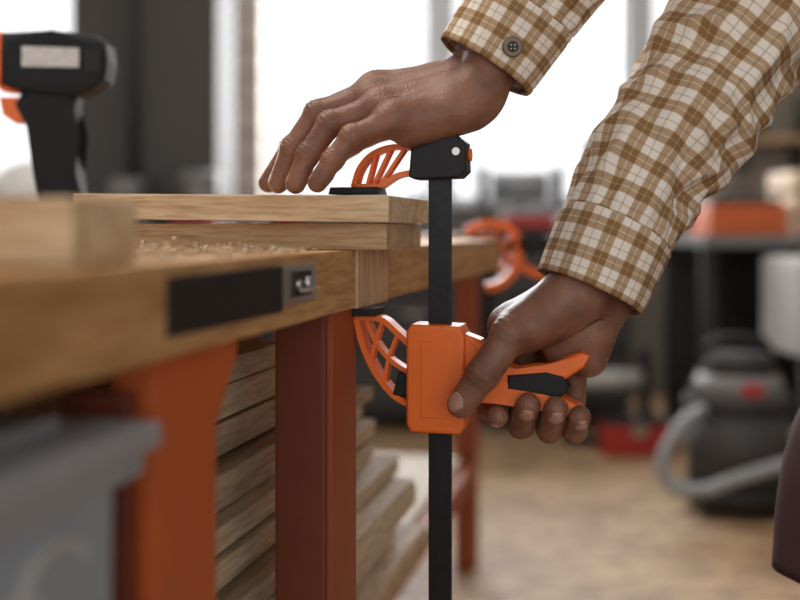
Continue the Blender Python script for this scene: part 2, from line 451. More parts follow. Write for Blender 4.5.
# ------------------------------------------------------------------ quick-grip clamp
def make_clamp(name, origin, ang):
    root = empty(name, (0, 0, 0))
    eu = Vector((math.cos(ang), -math.sin(ang), 0)); et = Vector((math.sin(ang), math.cos(ang), 0))
    fr = (Vector((origin[0], origin[1], 0)), eu, et)
    b = B(); b.prism([(-.0088, .50), (.0088, .50), (.0088, .962), (-.0088, .962)], .0065, M_bar, fr, .0008)
    b.obj("bar", root)
    b = B()
    b.prism([(-.0225, .936), (-.0205, .960), (-.012, .967), (.0150, .9675), (.0215, .962), (.0222, .940), (.017, .935), (-.018, .934)], .026, M_black, fr, .002)
    b.cyl(fr[0]+eu*.0145+et*(-.0128)+Vector((0, 0, .955)), fr[0]+eu*.0145+et*(-.0140)+Vector((0, 0, .955)), .0030, M_steel)
    b.cyl(fr[0]+eu*.022+Vector((0, 0, .953)), fr[0]+eu*.0245+Vector((0, 0, .953)), .005, M_orange)
    b.obj("fixed_head", root)
    b = B()
    z0 = .9285
    b.beam([(-.021, .959), (-.038, .9595), (-.053, .954), (-.063, .943), (-.068, z0)], .0040, .016, M_orange, fr)
    b.beam([(-.021, .940), (-.034, .937), (-.046, z0+.001)], .0038, .016, M_orange, fr)
    b.beam([(-.069, z0+.001), (-.045, z0+.001)], .0035, .016, M_orange, fr, res=1)
    for a, c in (((-.057, z0+.002), (-.050, .955)), ((-.052, z0+.002), (-.038, .959)), ((-.046, z0+.003), (-.027, .959))):
        b.beam([a, c], .0028, .012, M_orange, fr, res=1)
    b.obj("fixed_jaw", root)
    b = B(); b.prism([(-.086, .9230), (-.0455, .9230), (-.047, .9285), (-.0845, .9285)], .030, M_black, fr, .0012); b.obj("upper_pad", root)
    b = B()
    b.prism([(-.0235, .7465), (-.0195, .7405), (.0175, .7405), (.0215, .7465), (.0215, .815), (.0175, .8222), (-.0195, .8232), (-.0235, .818)], .034, M_orange, fr, .0025)
    b.prism([(.019, .818), (.024, .812), (.030, .806), (.033, .790), (.030, .775), (.019, .772)], .024, M_orange, fr, .002)
    b.prism([(-.012, .752), (.011, .752), (.011, .810), (-.012, .811)], .0352, M_orange, fr, .0008)
    b.obj("sliding_body", root)
    b = B()
    b.beam([(-.022, .760), (-.036, .768), (-.050, .785), (-.060, .806), (-.0655, .8275)], .0046, .018, M_orange, fr)
    b.beam([(-.022, .806), (-.034, .817), (-.046, .826), (-.066, .8275)], .0044, .018, M_orange, fr)
    b.beam([(-.022, .784), (-.038, .794), (-.050, .808), (-.058, .8265)], .0034, .014, M_orange, fr)
    b.beam([(-.043, .776), (-.040, .795), (-.033, .814)], .0028, .012, M_orange, fr)
    b.beam([(-.054, .793), (-.051, .806), (-.045, .824)], .0028, .012, M_orange, fr)
    b.obj("sliding_jaw", root)
    b = B(); b.prism([(-.082, .8285), (-.0485, .8285), (-.047, .8345), (-.083, .8345)], .030, M_black, fr, .0012)
    b.prism([(-.036, .768), (-.023, .766), (-.023, .784), (-.031, .785)], .020, M_black, fr, .0015)
    b.obj("lower_pad", root)
    def q(px, py): return ((px-440)*.000785, CZ-(py-HOR)*.00076)
    b = B()
    b.prism([q(*p) for p in [(464, 333), (482, 340), (498, 364), (515, 371), (545, 366), (566, 354), (578, 350), (586, 353), (581, 364), (562, 378), (530, 388), (500, 392), (464, 384)]], .022, M_orange, fr, .0025)
    b.obj("trigger", root)
    b = B()
    b.prism([q(*p) for p in [(464, 368), (500, 380), (530, 386), (560, 394), (577, 403), (583, 411), (576, 415), (560, 411), (535, 404), (500, 403), (464, 402)]], .024, M_orange, fr, .0025)
    b.obj("handle", root)
    b = B()
    b.prism([q(*p) for p in [(508, 374), (545, 370), (562, 374), (566, 386), (558, 395), (530, 390), (508, 388)]], .025, M_rubber, fr, .002)
    b.obj("grip_insert", root)
    return root, fr
clamp, CF = make_clamp("bar_clamp", (.0312, .860), AL)

# ------------------------------------------------------------------ second clamp hanging on the far bench end
root2 = empty("bar_clamp.001", (0, 0, 0))
o2 = unproj(498, 255, 1.80); o2.z = 0
fr2 = (o2, Vector((1, 0, 0)), Vector((0, 1, 0)))
def q2(px, py): return ((px-498)*.00162, CZ-(py-HOR)*.00162)
b = B()
b.beam([q2(*p) for p in [(466, 232), (480, 225), (496, 224), (512, 232), (519, 250), (514, 270), (500, 284), (486, 288)]], .014, .03, M_orange, fr2)
b.beam([q2(*p) for p in [(476, 236), (492, 235), (502, 243), (506, 256), (500, 272)]], .006, .02, M_orange, fr2)
for a, c in (((494, 226), (497, 240)), ((512, 236), (502, 246)), ((518, 255), (505, 256))):
    b.beam([q2(*a), q2(*c)], .005, .02, M_orange, fr2, res=1)
b.prism([q2(*p) for p in [(512, 236), (530, 240), (556, 236), (560, 242), (545, 250), (520, 256)]], .03, M_black, fr2, .003)
b.prism([q2(*p) for p in [(512, 258), (535, 268), (552, 276), (550, 282), (530, 276), (510, 266)]], .024, M_orange, fr2, .003)
b.obj("jaw_and_lever", root2)
b = B(); b.prism([q2(*p) for p in [(470, 232), (548, 244), (548, 254), (470, 242)]], .008, M_bar, fr2, .001, t0=.02); b.obj("bar", root2)

# ------------------------------------------------------------------ cordless drill on the bench
D = 1.2
def dl(px, py, dy=0.0): 
    v = unproj(px, py, D); v.y += dy; return v
drill = empty("cordless_drill", (0, 0, 0))
frd = (Vector((0, D, 0)), Vector((1, 0, 0)), Vector((0, 1, 0)))
b = B()
b.prism([(v.x, v.z) for v in (dl(6, 36), dl(60, 34), dl(98, 37), dl(110, 46), dl(112, 62), dl(109, 82), dl(96, 94), dl(70, 99), dl(20, 92), dl(6, 86))], .052, M_drill, frd, .010)
b.prism([(v.x, v.z) for v in (dl(-30, 37), dl(11, 35), dl(11, 86), dl(-30, 84))], .054, M_orange, frd, .010)
b.cyl(dl(-60, 59), dl(-28, 59), .019, M_drill, r2=.023, seg=32); b.cyl(dl(-86, 59), dl(-58, 59), .012, M_dark, r2=.018, seg=32)
b.cyl(dl(-120, 59), dl(-84, 59), .003, M_steel)
for x in (94, 99, 104): b.box(dl(x, 64), (.0025, .0535, .022), M_dark)
b.obj("motor_housing", drill)
b = B(); b.prism([(v.x, v.z) for v in (dl(30, 50), dl(86, 52), dl(86, 71), (dl(30, 70)))], .0008, M_label, frd, 0, t0=-.0264); b.obj("label", drill)
b = B()
b.prism([(v.x, v.z) for v in (dl(24, 86), dl(80, 90), dl(78, 112), dl(74, 137), dl(80, 172), dl(86, 205), dl(42, 205), dl(38, 172), dl(32, 128), dl(30, 104))], .036, M_drill, frd, .010)
b.prism([(v.x, v.z) for v in (dl(4, 86), dl(26, 86), dl(22, 94), dl(4, 92))], .030, M_orange, frd, .003)
b.obj("handle", drill)
b = B(); b.prism([(v.x, v.z) for v in (dl(2, 98), dl(30, 98), dl(34, 122), dl(18, 124), dl(6, 116))], .022, M_orange, frd, .003); b.obj("trigger", drill)
b = B(); b.prism([(v.x, v.z) for v in (dl(20, 205), dl(108, 205), dl(112, 218), dl(112, 243.8), dl(14, 243.8), dl(14, 215))], .07, M_drill, frd, .006)
b.prism([(v.x, v.z) for v in (dl(18, 208), dl(106, 208), dl(106, 212), dl(18, 212))], .073, M_orange, frd, .001); b.obj("battery", drill)

# ------------------------------------------------------------------ SDF figure modelling
def sd_cap(P, c):
    a, b_, ra, rb = c
    ab = b_-a; L = max(float(ab@ab), 1e-12)
    t = np.clip(((P-a)@ab)/L, 0, 1)
    d = P-(a+t[:, None]*ab)
    return np.sqrt((d*d).sum(1))-(ra+(rb-ra)*t)
def smin(a, b_, k):
    h = np.clip(.5+.5*(b_-a)/k, 0, 1)
    return b_*(1-h)+a*h-k*h*(1-h)
class Fig:
    def __init__(s, kb=.008, kj=.006): s.base = []; s.groups = []; s.kb = kb; s.kj = kj; s.creases = []
    def cap(s, a, b_, ra, rb=None, g=None):
        c = (np.array(a, float), np.array(b_, float), ra, ra if rb is None else rb)
        (s.base if g is None else g).append(c)
    def ev(s, P):
        base = sd_cap(P, s.base[0])
        for c in s.base[1:]: base = smin(base, sd_cap(P, c), s.kb)
        res = base
        for k, kj, g in s.groups:
            d = sd_cap(P, g[0])
            for c in g[1:]: d = smin(d, sd_cap(P, c), k)
            res = np.minimum(res, smin(base, d, kj))
        for J, ax, do, w, amp, wl, rad in s.creases:
            v = P-J; t = v@ax; r2 = (v*v).sum(1); dd = v@do
            m = np.exp(-(t/w)**2)*np.clip(dd/(rad*.6), 0, 1)*(r2 < (rad*2.2)**2)
            res = res+amp*m*np.cos(2*math.pi*t/wl)
        return res
    def build(s, name, mt, voxel, parent, iters=4):
        bm = bmesh.new()
        for c in s.base+[c for _, _, g in s.groups for c in g]:
            a, b_, ra, rb = c; L = np.linalg.norm(b_-a); n = max(1, int(L/(min(ra, rb)*.4)))
            for i in range(n+1):
                t = i/n; p = a+(b_-a)*t
                bmesh.ops.create_icosphere(bm, subdivisions=2, radius=ra+(rb-ra)*t, matrix=Matrix.Translation(p))
        me = bpy.data.meshes.new("tmp"); bm.to_mesh(me); bm.free()
        o = bpy.data.objects.new("tmp", me); scene.collection.objects.link(o)
        md = o.modifiers.new("r", 'REMESH'); md.mode = 'VOXEL'; md.voxel_size = voxel
        sm = o.modifiers.new("s", 'SMOOTH'); sm.factor = .5; sm.iterations = 4
        dg = bpy.context.evaluated_depsgraph_get(); ev = o.evaluated_get(dg)
        m2 = bpy.data.meshes.new_from_object(ev)
        bpy.data.objects.remove(o)
        n = len(m2.vertices); co = np.empty(n*3); m2.vertices.foreach_get("co", co); P = co.reshape(-1, 3)
        e = voxel*.25
        ne = len(m2.edges); ed = np.empty(ne*2, int); m2.edges.foreach_get("vertices", ed); ed = ed.reshape(-1, 2)
        for it in range(iters):
            f = s.ev(P); G = np.stack([(s.ev(P+np.eye(3)[i]*e)-f)/e for i in range(3)], 1)
            G /= np.maximum(np.linalg.norm(G, axis=1, keepdims=True), .3)
            P = P-G*np.clip(f, -voxel*1.5, voxel*1.5)[:, None]
            if it < iters-1:
                acc = np.zeros_like(P); cnt = np.zeros(n)
                np.add.at(acc, ed[:, 0], P[ed[:, 1]]); np.add.at(acc, ed[:, 1], P[ed[:, 0]])
                np.add.at(cnt, ed[:, 0], 1); np.add.at(cnt, ed[:, 1], 1)
                P = P*.5+.5*acc/np.maximum(cnt, 1)[:, None]
        m2.vertices.foreach_set("co", P.reshape(-1)); m2.update()
        m2.materials.clear(); m2.materials.append(mt)
        for p in m2.polygons: p.use_smooth = True
        m2.name = name
        ob = bpy.data.objects.new(name, m2); scene.collection.objects.link(ob); ob.parent = parent
        return ob

person = empty("person", (0, 0, 0))

def nail(name, dip, tip, r, dors, parent, wsc=1.0):
    ax = (tip-dip).normalized(); do = (dors-ax*dors.dot(ax)).normalized(); sd = ax.cross(do)
    b = B(); n = 9; vs = []
    Ln = r*1.45
    for i in range(n):
        row = []
        for j in range(n):
            u = -1+2*i/(n-1); v = -1+2*j/(n-1)
            uu = u*math.sqrt(1-v*v*.42); vv = v*math.sqrt(1-u*u*.42)
            a = vv*math.radians(50)*wsc
            s_ = uu*Ln/2
            drop = max(0, s_+r*.10)**2/(r*2.2)
            rr = r*1.035-.0002-drop
            row.append(b.bm.verts.new(tip+ax*(s_+r*.02)+do*(rr*math.cos(a))+sd*(rr*math.sin(a)*.95)))
        vs.append(row)
    mi = b.mi(M_nail)
    for i in range(n-1):
        for j in range(n-1):
            f = b.bm.faces.new((vs[i][j], vs[i+1][j], vs[i+1][j+1], vs[i][j+1])); f.material_index = mi; f.smooth = True
    o = b.obj(name, parent); md = o.modifiers.new("s", 'SOLIDIFY'); md.thickness = .0007; md.offset = 0
    return o

def finger(fig, pts, radii, name, parent, nails=True, base_dors=None, crease=.00045, force=None):
    P = [Vector(p) for p in pts]; g = []
    for i in range(len(P)-1):
        fig.cap(P[i], P[i+1], radii[i], radii[i+1], g)
    dors = None
    for i in range(1, len(P)-1):
        t1 = (P[i-1]-P[i]).normalized(); t2 = (P[i+1]-P[i]).normalized()
        bis = -(t1+t2)
        d = bis.normalized() if bis.length > .08 else (base_dors or Vector((0, 0, 1)))
        if base_dors is not None and bis.length <= .25: d = base_dors
        ax = (t2-t1).normalized()
        fig.cap(P[i]+d*radii[i]*.10, P[i]+d*radii[i]*.10, radii[i]*.97, None, g)
        fig.creases.append((np.array(P[i]), np.array(ax), np.array(d), radii[i]*.62, crease, radii[i]*.42, radii[i]))
        dors = d
    if force is not None: dors = force
    ax = (P[-1]-P[-2]).normalized(); dd = (dors-ax*dors.dot(ax)).normalized()
    mid = P[-2].lerp(P[-1], .62)
    fig.cap(mid-dd*radii[-1]*.22, P[-1]-dd*radii[-1]*.12, radii[-1]*.93, radii[-1]*.88, g)
    fig.groups.append((.0035, .0065, g))
    if nails: nail(name, P[-2], P[-1], radii[-1], dd, parent)

# ---- left hand, flat on the board
LH = Fig(.011, .006)
wr1, wr2 = unproj(476, 94, .852), unproj(468, 82, .882)
fa = unproj(540, -20, .872)
LH.cap(wr1, fa, .0200, .028); LH.cap(wr2, fa, .0195, .028)
bases = [unproj(455, 108, .850), unproj(448, 98, .862), unproj(444, 90, .877), unproj(442, 84, .893)]
mcps = [unproj(391, 121, .841), unproj(378, 108, .858), unproj(370, 98, .878), unproj(374, 91, .899)]
mr = [.0110, .0115, .0122, .0122]
for p, q_, r in zip(bases, mcps, mr): LH.cap(p, q_, .0145, r)
for i in range(4): LH.cap((wr1 if i < 2 else wr2), bases[i], .0185, .0150)
LH.cap(unproj(468, 110, .850), unproj(408, 134, .848), .0155, .0110)     # hypothenar
LH.cap(unproj(448, 112, .872), unproj(398, 124, .872), .0140, .0110)
LH.cap(unproj(450, 105, .892), unproj(412, 118, .905), .0150, .0120)
for m_, r in zip(mcps, mr): LH.cap(m_+Vector((0, 0, .0022)), m_+Vector((0, 0, .0022)), r*.98)
# extensor tendons
for p, q_ in zip(bases, mcps): LH.cap(p+Vector((0, 0, .0118)), q_+Vector((.004, 0, .0100)), .0032, .0030)
up = Vector((-.3, -.1, 1)).normalized()
finger(LH, [mcps[0], unproj(352, 137, .834), unproj(333, 160, .833), unproj(317, 182.5, .833)], [.0098, .0088, .0079, .0069], "nail_little", person, base_dors=up)
finger(LH, [mcps[1], unproj(330, 124, .853), unproj(308, 155, .852), unproj(295, 183.5, .852)], [.0108, .0097, .0086, .0074], "nail_ring", person, base_dors=up)
finger(LH, [mcps[2], unproj(317, 114, .876), unproj(292, 149, .876), unproj(278, 183, .876)], [.0112, .0100, .0089, .0076], "nail_middle", person, base_dors=up)
finger(LH, [mcps[3], unproj(322, 112, .900), unproj(291, 148, .901), unproj(268, 182.5, .902)], [.0112, .0099, .0088, .0075], "nail_index", person, base_dors=up)
finger(LH, [unproj(440, 106, .902), unproj(400, 122, .922), unproj(366, 134, .930), unproj(342, 150, .930)], [.0150, .0120, .0105, .0090], "nail_thumb", person, base_dors=up)
LH.build("left_hand", M_skin, .0011, person)

# ---- right hand gripping the clamp handle
RH = Fig(.011, .006)
rw1, rw2 = unproj(576, 292, .848), unproj(600, 303, .868)
rf = unproj(645, 190, .875)
RH.cap(rw1, rf, .0215, .029); RH.cap(rw2, rf, .0200, .029)
rm = [unproj(507, 324, .872), unproj(530, 328, .877), unproj(554, 336, .876), unproj(577, 350, .868)]
rr_ = [.0130, .0130, .0125, .0115]
for i, (p, r) in enumerate(zip(rm, rr_)):
    s0 = rw1.lerp(rw2, i/3)
    RH.cap(s0, p, .0190, r)
RH.cap(rw1+Vector((0, -.002, -.002)), unproj(532, 325, .842), .0200, .0175)   # thenar
RH.cap(unproj(560, 308, .846), unproj(516, 334, .836), .0190, .0150)
RH.cap(unproj(514, 330, .842), unproj(506, 330, .866), .0135, .0125)            # web between thumb and index
RH.cap(unproj(535, 318, .855), unproj(515, 322, .860), .0165, .0145)
RH.cap(rw2, unproj(588, 358, .856), .0185, .0150)                           # hypothenar
RH.cap(unproj(590, 335, .852), unproj(560, 350, .856), .016, .013)
finger(RH, [rm[0], unproj(494, 374, .886), unproj(490, 408, .873), unproj(497, 416, .846)], [.0112, .0100, .0092, .0084], "nail_index_r", person, force=Vector((-.1, -.75, -.65)))
finger(RH, [rm[1], unproj(517, 390, .889), unproj(521, 424, .860), unproj(528, 406, .827)], [.0112, .0102, .0098, .0089], "nail_middle_r", person, force=Vector((-.1, -.95, -.3)))
finger(RH, [rm[2], unproj(546, 396, .885), unproj(550, 429, .852), unproj(556, 409, .823)], [.0108, .0100, .0095, .0087], "nail_ring_r", person, force=Vector((0, -.95, -.3)))
finger(RH, [rm[3], unproj(573, 399, .876), unproj(575, 430, .848), unproj(580, 417, .824)], [.0100, .0092, .0086, .0078], "nail_little_r", person, force=Vector((.1, -.95, -.3)))
finger(RH, [unproj(556, 306, .842), unproj(510, 336, .826), unproj(483, 374, .820), unproj(461, 404, .823)], [.0165, .0136, .0120, .0102], "nail_thumb_r", person, base_dors=Vector((-.75, -.45, .35)).normalized(), crease=.0003, force=Vector((-.55, -.75, .3)))
RH.build("right_hand", M_skin, .0011, person)

# ------------------------------------------------------------------ sleeves
def sleeve(name, ctrl, seed, cuff=.055, phase=0.0, amp=1.0):
    pts = [Vector(c[0]) for c in ctrl]; rad = [c[1] for c in ctrl]
    P4 = catmull([Vector((p.x, p.y, p.z)) for p in pts], 60)
    R4 = [v.x for v in catmull([Vector((r, 0, 0)) for r in rad], 60)]
    d = [0.0]
    for a, c in zip(P4[:-1], P4[1:]): d.append(d[-1]+(c-a).length)
    L = d[-1]; n = int(L/.0020); M = 170
    rings = []; j = 0; nrm = None
    bm = bmesh.new()
    for i in range(n+1):
        s_ = L*i/n
        while j < len(d)-2 and d[j+1] < s_: j += 1
        t = (s_-d[j])/max(d[j+1]-d[j], 1e-9)
        p = P4[j].lerp(P4[j+1], t); r = R4[j]+(R4[j+1]-R4[j])*t
        tan = (P4[min(j+3, len(P4)-1)]-P4[max(j-2, 0)]).normalized()
        if nrm is None: nrm = (Vector((0, -1, 0))-tan*tan.dot(Vector((0, -1, 0)))).normalized()
        nrm = (nrm-tan*nrm.dot(tan)).normalized(); bn = tan.cross(nrm)
        row = []
        for k_ in range(M):
            th = 2*math.pi*k_/M
            dirv = nrm*math.cos(th)+bn*math.sin(th)
            dd = 0
            q_ = p+dirv*r
            if s_ < cuff:
                dd += .0015-.0012*math.exp(-((s_-cuff)/.0015)**2)
                dd += .0030*noise.noise(Vector((math.cos(th)*1.3, math.sin(th)*1.3, seed+s_*8)))
                if s_ < .002: dd -= .0008*(1-s_/.002)
                if abs(s_-.006) < .0012 or abs(s_-cuff+.006) < .0012: dd -= .0005
            else:
                w = min(1, (s_-cuff)/.03)
                g = math.exp(-(s_-cuff)/.04)
                dd += .0020*g*math.sin(th*13+2*noise.noise(Vector((th, seed, 0))))*min(1, (s_-cuff)/.004)
                f1 = noise.noise(Vector((math.cos(th)*1.1, math.sin(th)*1.1, s_*15+seed)))
                f2 = 1-abs(noise.noise(Vector((math.cos(th+s_*9)*1.7, math.sin(th+s_*9)*1.7, s_*24+seed*2))))*2.6
                f3 = 1-abs(noise.noise(Vector((math.cos(th-s_*6)*1.3+3, math.sin(th-s_*6)*1.3, s_*17+seed))))*2.8
                dd += w*amp*(.0075*f1+.0036*f2+.0052*f3-.002)
            row.append(bm.verts.new(q_+dirv*dd))
        rings.append((row, s_))
    uvl = bm.loops.layers.uv.new("UVMap")
    for (ra, sa), (rb, sb) in zip(rings[:-1], rings[1:]):
        for k_ in range(M):
            f = bm.faces.new((ra[k_], rb[k_], rb[(k_+1) % M], ra[(k_+1) % M])); f.smooth = True
            oc = 1.0 if sa < cuff-.001 else 0.0
            for lp, (kk, ss) in zip(f.loops, ((k_, sa), (k_, sb), (k_+1, sb), (k_+1, sa))):
                lp[uvl].uv = (kk/M*12+phase+oc*.45, ss/.0225+oc*.3)
    me = bpy.data.meshes.new(name); bm.to_mesh(me); bm.free(); me.materials.append(M_plaid)
    o = bpy.data.objects.new(name, me); scene.collection.objects.link(o); o.parent = person
    md = o.modifiers.new("s", 'SOLIDIFY'); md.thickness = .0016; md.offset = -1
    return o

SHL, SHR = Vector((.425, .77, 1.40)), Vector((.455, 1.10, 1.38))
sleeve("left_sleeve", [(unproj(485, 67, .868), .0385), (unproj(520, 14, .868), .0415), (unproj(560, -48, .862), .0460), (Vector((.185, .845, 1.20)), .054), (Vector((.30, .80, 1.31)), .062), (SHL, .070)], 3.3)
sleeve("right_sleeve", [(unproj(590, 292, .856), .0400), (unproj(626, 212, .864), .0425), (unproj(690, 106, .884), .0505), (unproj(768, 6, .905), .0570), (Vector((.365, .965, 1.18)), .060), (SHR, .070)], 8.1, phase=.3, amp=1.2)
# cuff button
bc = unproj(512, 47, .827); nb = Vector((.12, -1, -.10)).normalized()
b = B(); b.cyl(bc, bc+nb*.0022, .0076, M_button, seg=28); b.cyl(bc+nb*.0018, bc+nb*.0032, .0078, M_button, r2=.0066, seg=28)
b.cyl(bc+nb*.0020, bc+nb*.0034, .0042, M_dark, seg=20)
for sx, sz in ((1, 1), (1, -1), (-1, 1), (-1, -1)):
    c = bc+Vector((sx*.0014, 0, sz*.0014)); b.cyl(c, c+nb*.0038, .0006, M_stack2, seg=8)
b.obj("cuff_button", person)

# ------------------------------------------------------------------ torso, trousers, head
T = Fig(.05, .03)
T.cap((.47, .80, 1.36), (.475, 1.06, 1.355), .085); T.cap((.50, .84, 1.28), (.50, 1.02, 1.28), .115)
T.cap((.53, .87, 1.12), (.53, 1.0, 1.12), .115); T.cap((.56, .87, .98), (.56, 1.0, .98), .120)
T.cap((.44, .935, 1.40), (.425, .935, 1.46), .065)
T.build("shirt_torso", M_plaid_o, .009, person)
T = Fig(.05, .03)
T.cap((.575, .86, .93), (.575, 1.01, .93), .115)
T.cap((.575, .87, .88), (.430, .88, .54), .088, .062); T.cap((.430, .88, .54), (.55, .86, .12), .058, .048)
T.cap((.59, 1.02, .88), (.63, 1.05, .50), .088, .062); T.cap((.63, 1.05, .50), (.75, 1.06, .12), .058, .048)
T.build("trousers", M_denim, .009, person)
T = Fig(.03, .02)
T.cap((.56, .86, .09), (.56, .86, .05), .045); T.cap((.56, .86, .045), (.39, .84, .040), .044, .036)
T.cap((.76, 1.06, .09), (.76, 1.06, .05), .045); T.cap((.76, 1.06, .045), (.59, 1.07, .040), .044, .036)
T.build("boots", M_shoe, .006, person)
T = Fig(.03, .02)
T.cap((.44, .935, 1.42), (.395, .935, 1.56), .052); T.cap((.38, .935, 1.62), (.36, .935, 1.64), .082)
T.cap((.35, .935, 1.56), (.335, .935, 1.54), .055, .045); T.cap((.315, .935, 1.535), (.305, .935, 1.53), .025)
T.cap((.295, .935, 1.60), (.282, .935, 1.575), .012, .016)
T.cap((.305, .90, 1.615), (.305, .97, 1.615), .022)
T.cap((.388, .848, 1.60), (.392, .846, 1.575), .012, .009); T.cap((.388, 1.022, 1.60), (.392, 1.024, 1.575), .012, .009)
T.build("head", M_skin, .005, person)
b = B(); b.sph((.388, .935, 1.655), .094, M_hair, (1, .93, .85)); b.obj("hair", person)
b = B()
for y in (.905, .965):
    b.sph((.295, y, 1.595), .012, M_white, seg=16); b.sph((.2860, y, 1.594), .0055, M_dark, seg=12)
b.tube([(.282, .912, 1.538), (.274, .935, 1.536), (.282, .958, 1.538)], .004, M_maroon)
b.obj("face_features", person)

# apron
prof = [(1.30, .385), (1.20, .375), (1.10, .375), (1.0, .382), (.92, .392), (.84, .392), (.78, .375), (.74, .350), (.70, .336), (.66, .329), (.604, .325)]
P = catmull([Vector((x, 0, z)) for z, x in prof], 6)
bm = bmesh.new(); rows = []
for i, p in enumerate(P):
    v = i/(len(P)-1); row = []
    hw = .115+.06*min(1, max(0, (1.15-p.z)/.2))
    for j in range(33):
        u = -1+2*j/32
        row.append(bm.verts.new((p.x+.13*u*u*abs(u)**.5+.006*math.sin(u*9+v*3)*v, .925+u*hw, p.z)))
    rows.append(row)
for a, c in zip(rows[:-1], rows[1:]):
    for j in range(32):
        f = bm.faces.new((a[j], a[j+1], c[j+1], c[j])); f.smooth = True
me = bpy.data.meshes.new("apron"); bm.to_mesh(me); bm.free(); me.materials.append(M_maroon)
o = bpy.data.objects.new("apron", me); scene.collection.objects.link(o); o.parent = person
md = o.modifiers.new("s", 'SOLIDIFY'); md.thickness = .003
b = B(); b.tube([(.385, .83, 1.30), (.42, .86, 1.46), (.48, .935, 1.49), (.42, 1.01, 1.46), (.385, 1.02, 1.30)], .008, M_maroon); b.obj("apron_strap", person)

# ------------------------------------------------------------------ background furniture
ctr = empty("back_counter")
b = B(); b.box2((-2.9, 4.85, .86), (1.1, 5.5, .90), M_dark, bev=.004); b.obj("worktop", ctr)
b = B()
x = -2.85
while x < 1.0:
    b.box2((x, 4.92, .06), (x+.62, 5.46, .86), M_dark, bev=.004)
    for z0 in (.12, .37, .62):
        b.box2((x+.02, 4.905, z0), (x+.60, 4.925, z0+.22), M_darkgrey, bev=.003); b.cyl((x+.22, 4.89, z0+.15), (x+.40, 4.89, z0+.15), .008, M_steel)
    x += .65
b.obj("cabinets", ctr)
rc = empty("side_counter")
b = B(); b.box2((1.12, 4.1, .83), (2.68, 4.8, .87), M_greyd, bev=.004); b.obj("worktop", rc)
b = B()
b.box2((1.15, 4.2, .25), (2.66, 4.75, .27), M_dark)
for xx in (1.13, 1.85, 2.62):
    for yy in (4.15, 4.70): b.box2((xx, yy, 0), (xx+.05, yy+.05, .83), M_dark)
b.box2((1.15, 4.72, .05), (2.65, 4.74, .83), M_dark)
b.obj("frame", rc)
b = B(); b.box2((1.17, 4.2, .872), (1.47, 4.5, .99), M_legO, bev=.01); b.box2((1.19, 4.22, .99), (1.45, 4.48, 1.01), M_dark, bev=.005); b.cyl((1.26, 4.35, 1.04), (1.38, 4.35, 1.04), .008, M_dark)
b.cyl((1.26, 4.35, 1.0), (1.26, 4.35, 1.04), .006, M_dark); b.cyl((1.38, 4.35, 1.0), (1.38, 4.35, 1.04), .006, M_dark); b.obj("orange_toolbox")
b = B()
for zz in (.875, .965, 1.055): b.box2((1.53, 4.3, zz), (1.92, 4.32, zz+.07), M_board2); b.box2((1.53, 4.6, zz), (1.92, 4.62, zz+.07), M_board2)
for zz in (.875, .965, 1.055): b.box2((1.53, 4.32, zz), (1.55, 4.6, zz+.07), M_board2); b.box2((1.90, 4.32, zz), (1.92, 4.6, zz+.07), M_board2)
b.box2((1.55, 4.32, .872), (1.90, 4.6, .885), M_board2); b.obj("wooden_crate")
b = B(); b.box2((1.315, 3.65, .47), (1.75, 4.05, .80), M_offw, bev=.02); b.cyl((1.40, 3.64, .62), (1.40, 3.60, .62), .03, M_dark)
for xx in (1.35, 1.70):
    for yy in (3.7, 4.0): b.cyl((xx, yy, 0), (xx, yy, .48), .018, M_dark)
b.obj("dust_extractor_cabinet")
b = B(); b.box2((1.62, 4.22, .271), (2.3, 4.6, .70), M_darkgrey, bev=.01); b.box2((1.64, 4.20, .30), (1.94, 4.225, .66), M_dark, bev=.005); b.box2((1.98, 4.20, .30), (2.28, 4.225, .66), M_dark, bev=.005); b.obj("metal_cabinet")
b = B(); b.box2((1.75, 5.82, 1.35), (2.6, YB-.002, 1.39), M_board2); b.box2((1.75, 5.82, 1.75), (2.6, YB-.002, 1.79), M_board2)
for xx in (1.80, 2.1, 2.4): b.box2((xx, 5.84, 1.20), (xx+.03, YB-.002, 1.35), M_dark); b.cyl((xx+.07, 5.9, 1.39), (xx+.07, 5.9, 1.58), .06, M_darkgrey)
b.obj("wall_shelf")

def grinder(name, c, s=1.0, col=M_grey):
    x, y, z = c; b = B()
    b.box2((x-.09*s, y-.08*s, z), (x+.09*s, y+.08*s, z+.05*s), M_dark, bev=.005); b.cyl((x, y, z+.04*s), (x, y, z+.16*s), .04*s, col)
    b.cyl((x-.13*s, y, z+.20*s), (x+.13*s, y, z+.20*s), .075*s, col)
    for sg in (-1, 1):
        b.cyl((x+sg*.15*s, y, z+.20*s), (x+sg*.20*s, y, z+.20*s), .10*s, M_darkgrey); b.cyl((x+sg*.155*s, y-.01, z+.20*s), (x+sg*.18*s, y-.01, z+.20*s), .105*s, col)
    b.obj(name)
grinder("bench_grinder", (-1.30, 5.15, .90), .9)
grinder("bench_grinder.001", (.56, 5.25, .90), 1.0, M_grey)
def press(name, c, col):
    x, y, z = c; b = B()
    b.box2((x-.12, y-.14, z), (x+.12, y+.14, z+.03), M_dark, bev=.005); b.cyl((x, y+.08, z), (x, y+.08, z+.42), .025, M_steel)
    b.box2((x-.07, y-.16, z+.30), (x+.07, y+.12, z+.42), col, bev=.02); b.cyl((x, y-.09, z+.2), (x, y-.09, z+.31), .022, M_dark)
    b.cyl((x+.07, y-.05, z+.34), (x+.13, y-.05, z+.34), .012, M_dark); b.cyl((x+.13, y-.05, z+.28), (x+.13, y-.05, z+.40), .006, M_steel)
    b.box2((x-.08, y-.13, z+.11), (x+.08, y+.06, z+.125), M_dark)
    b.obj(name)
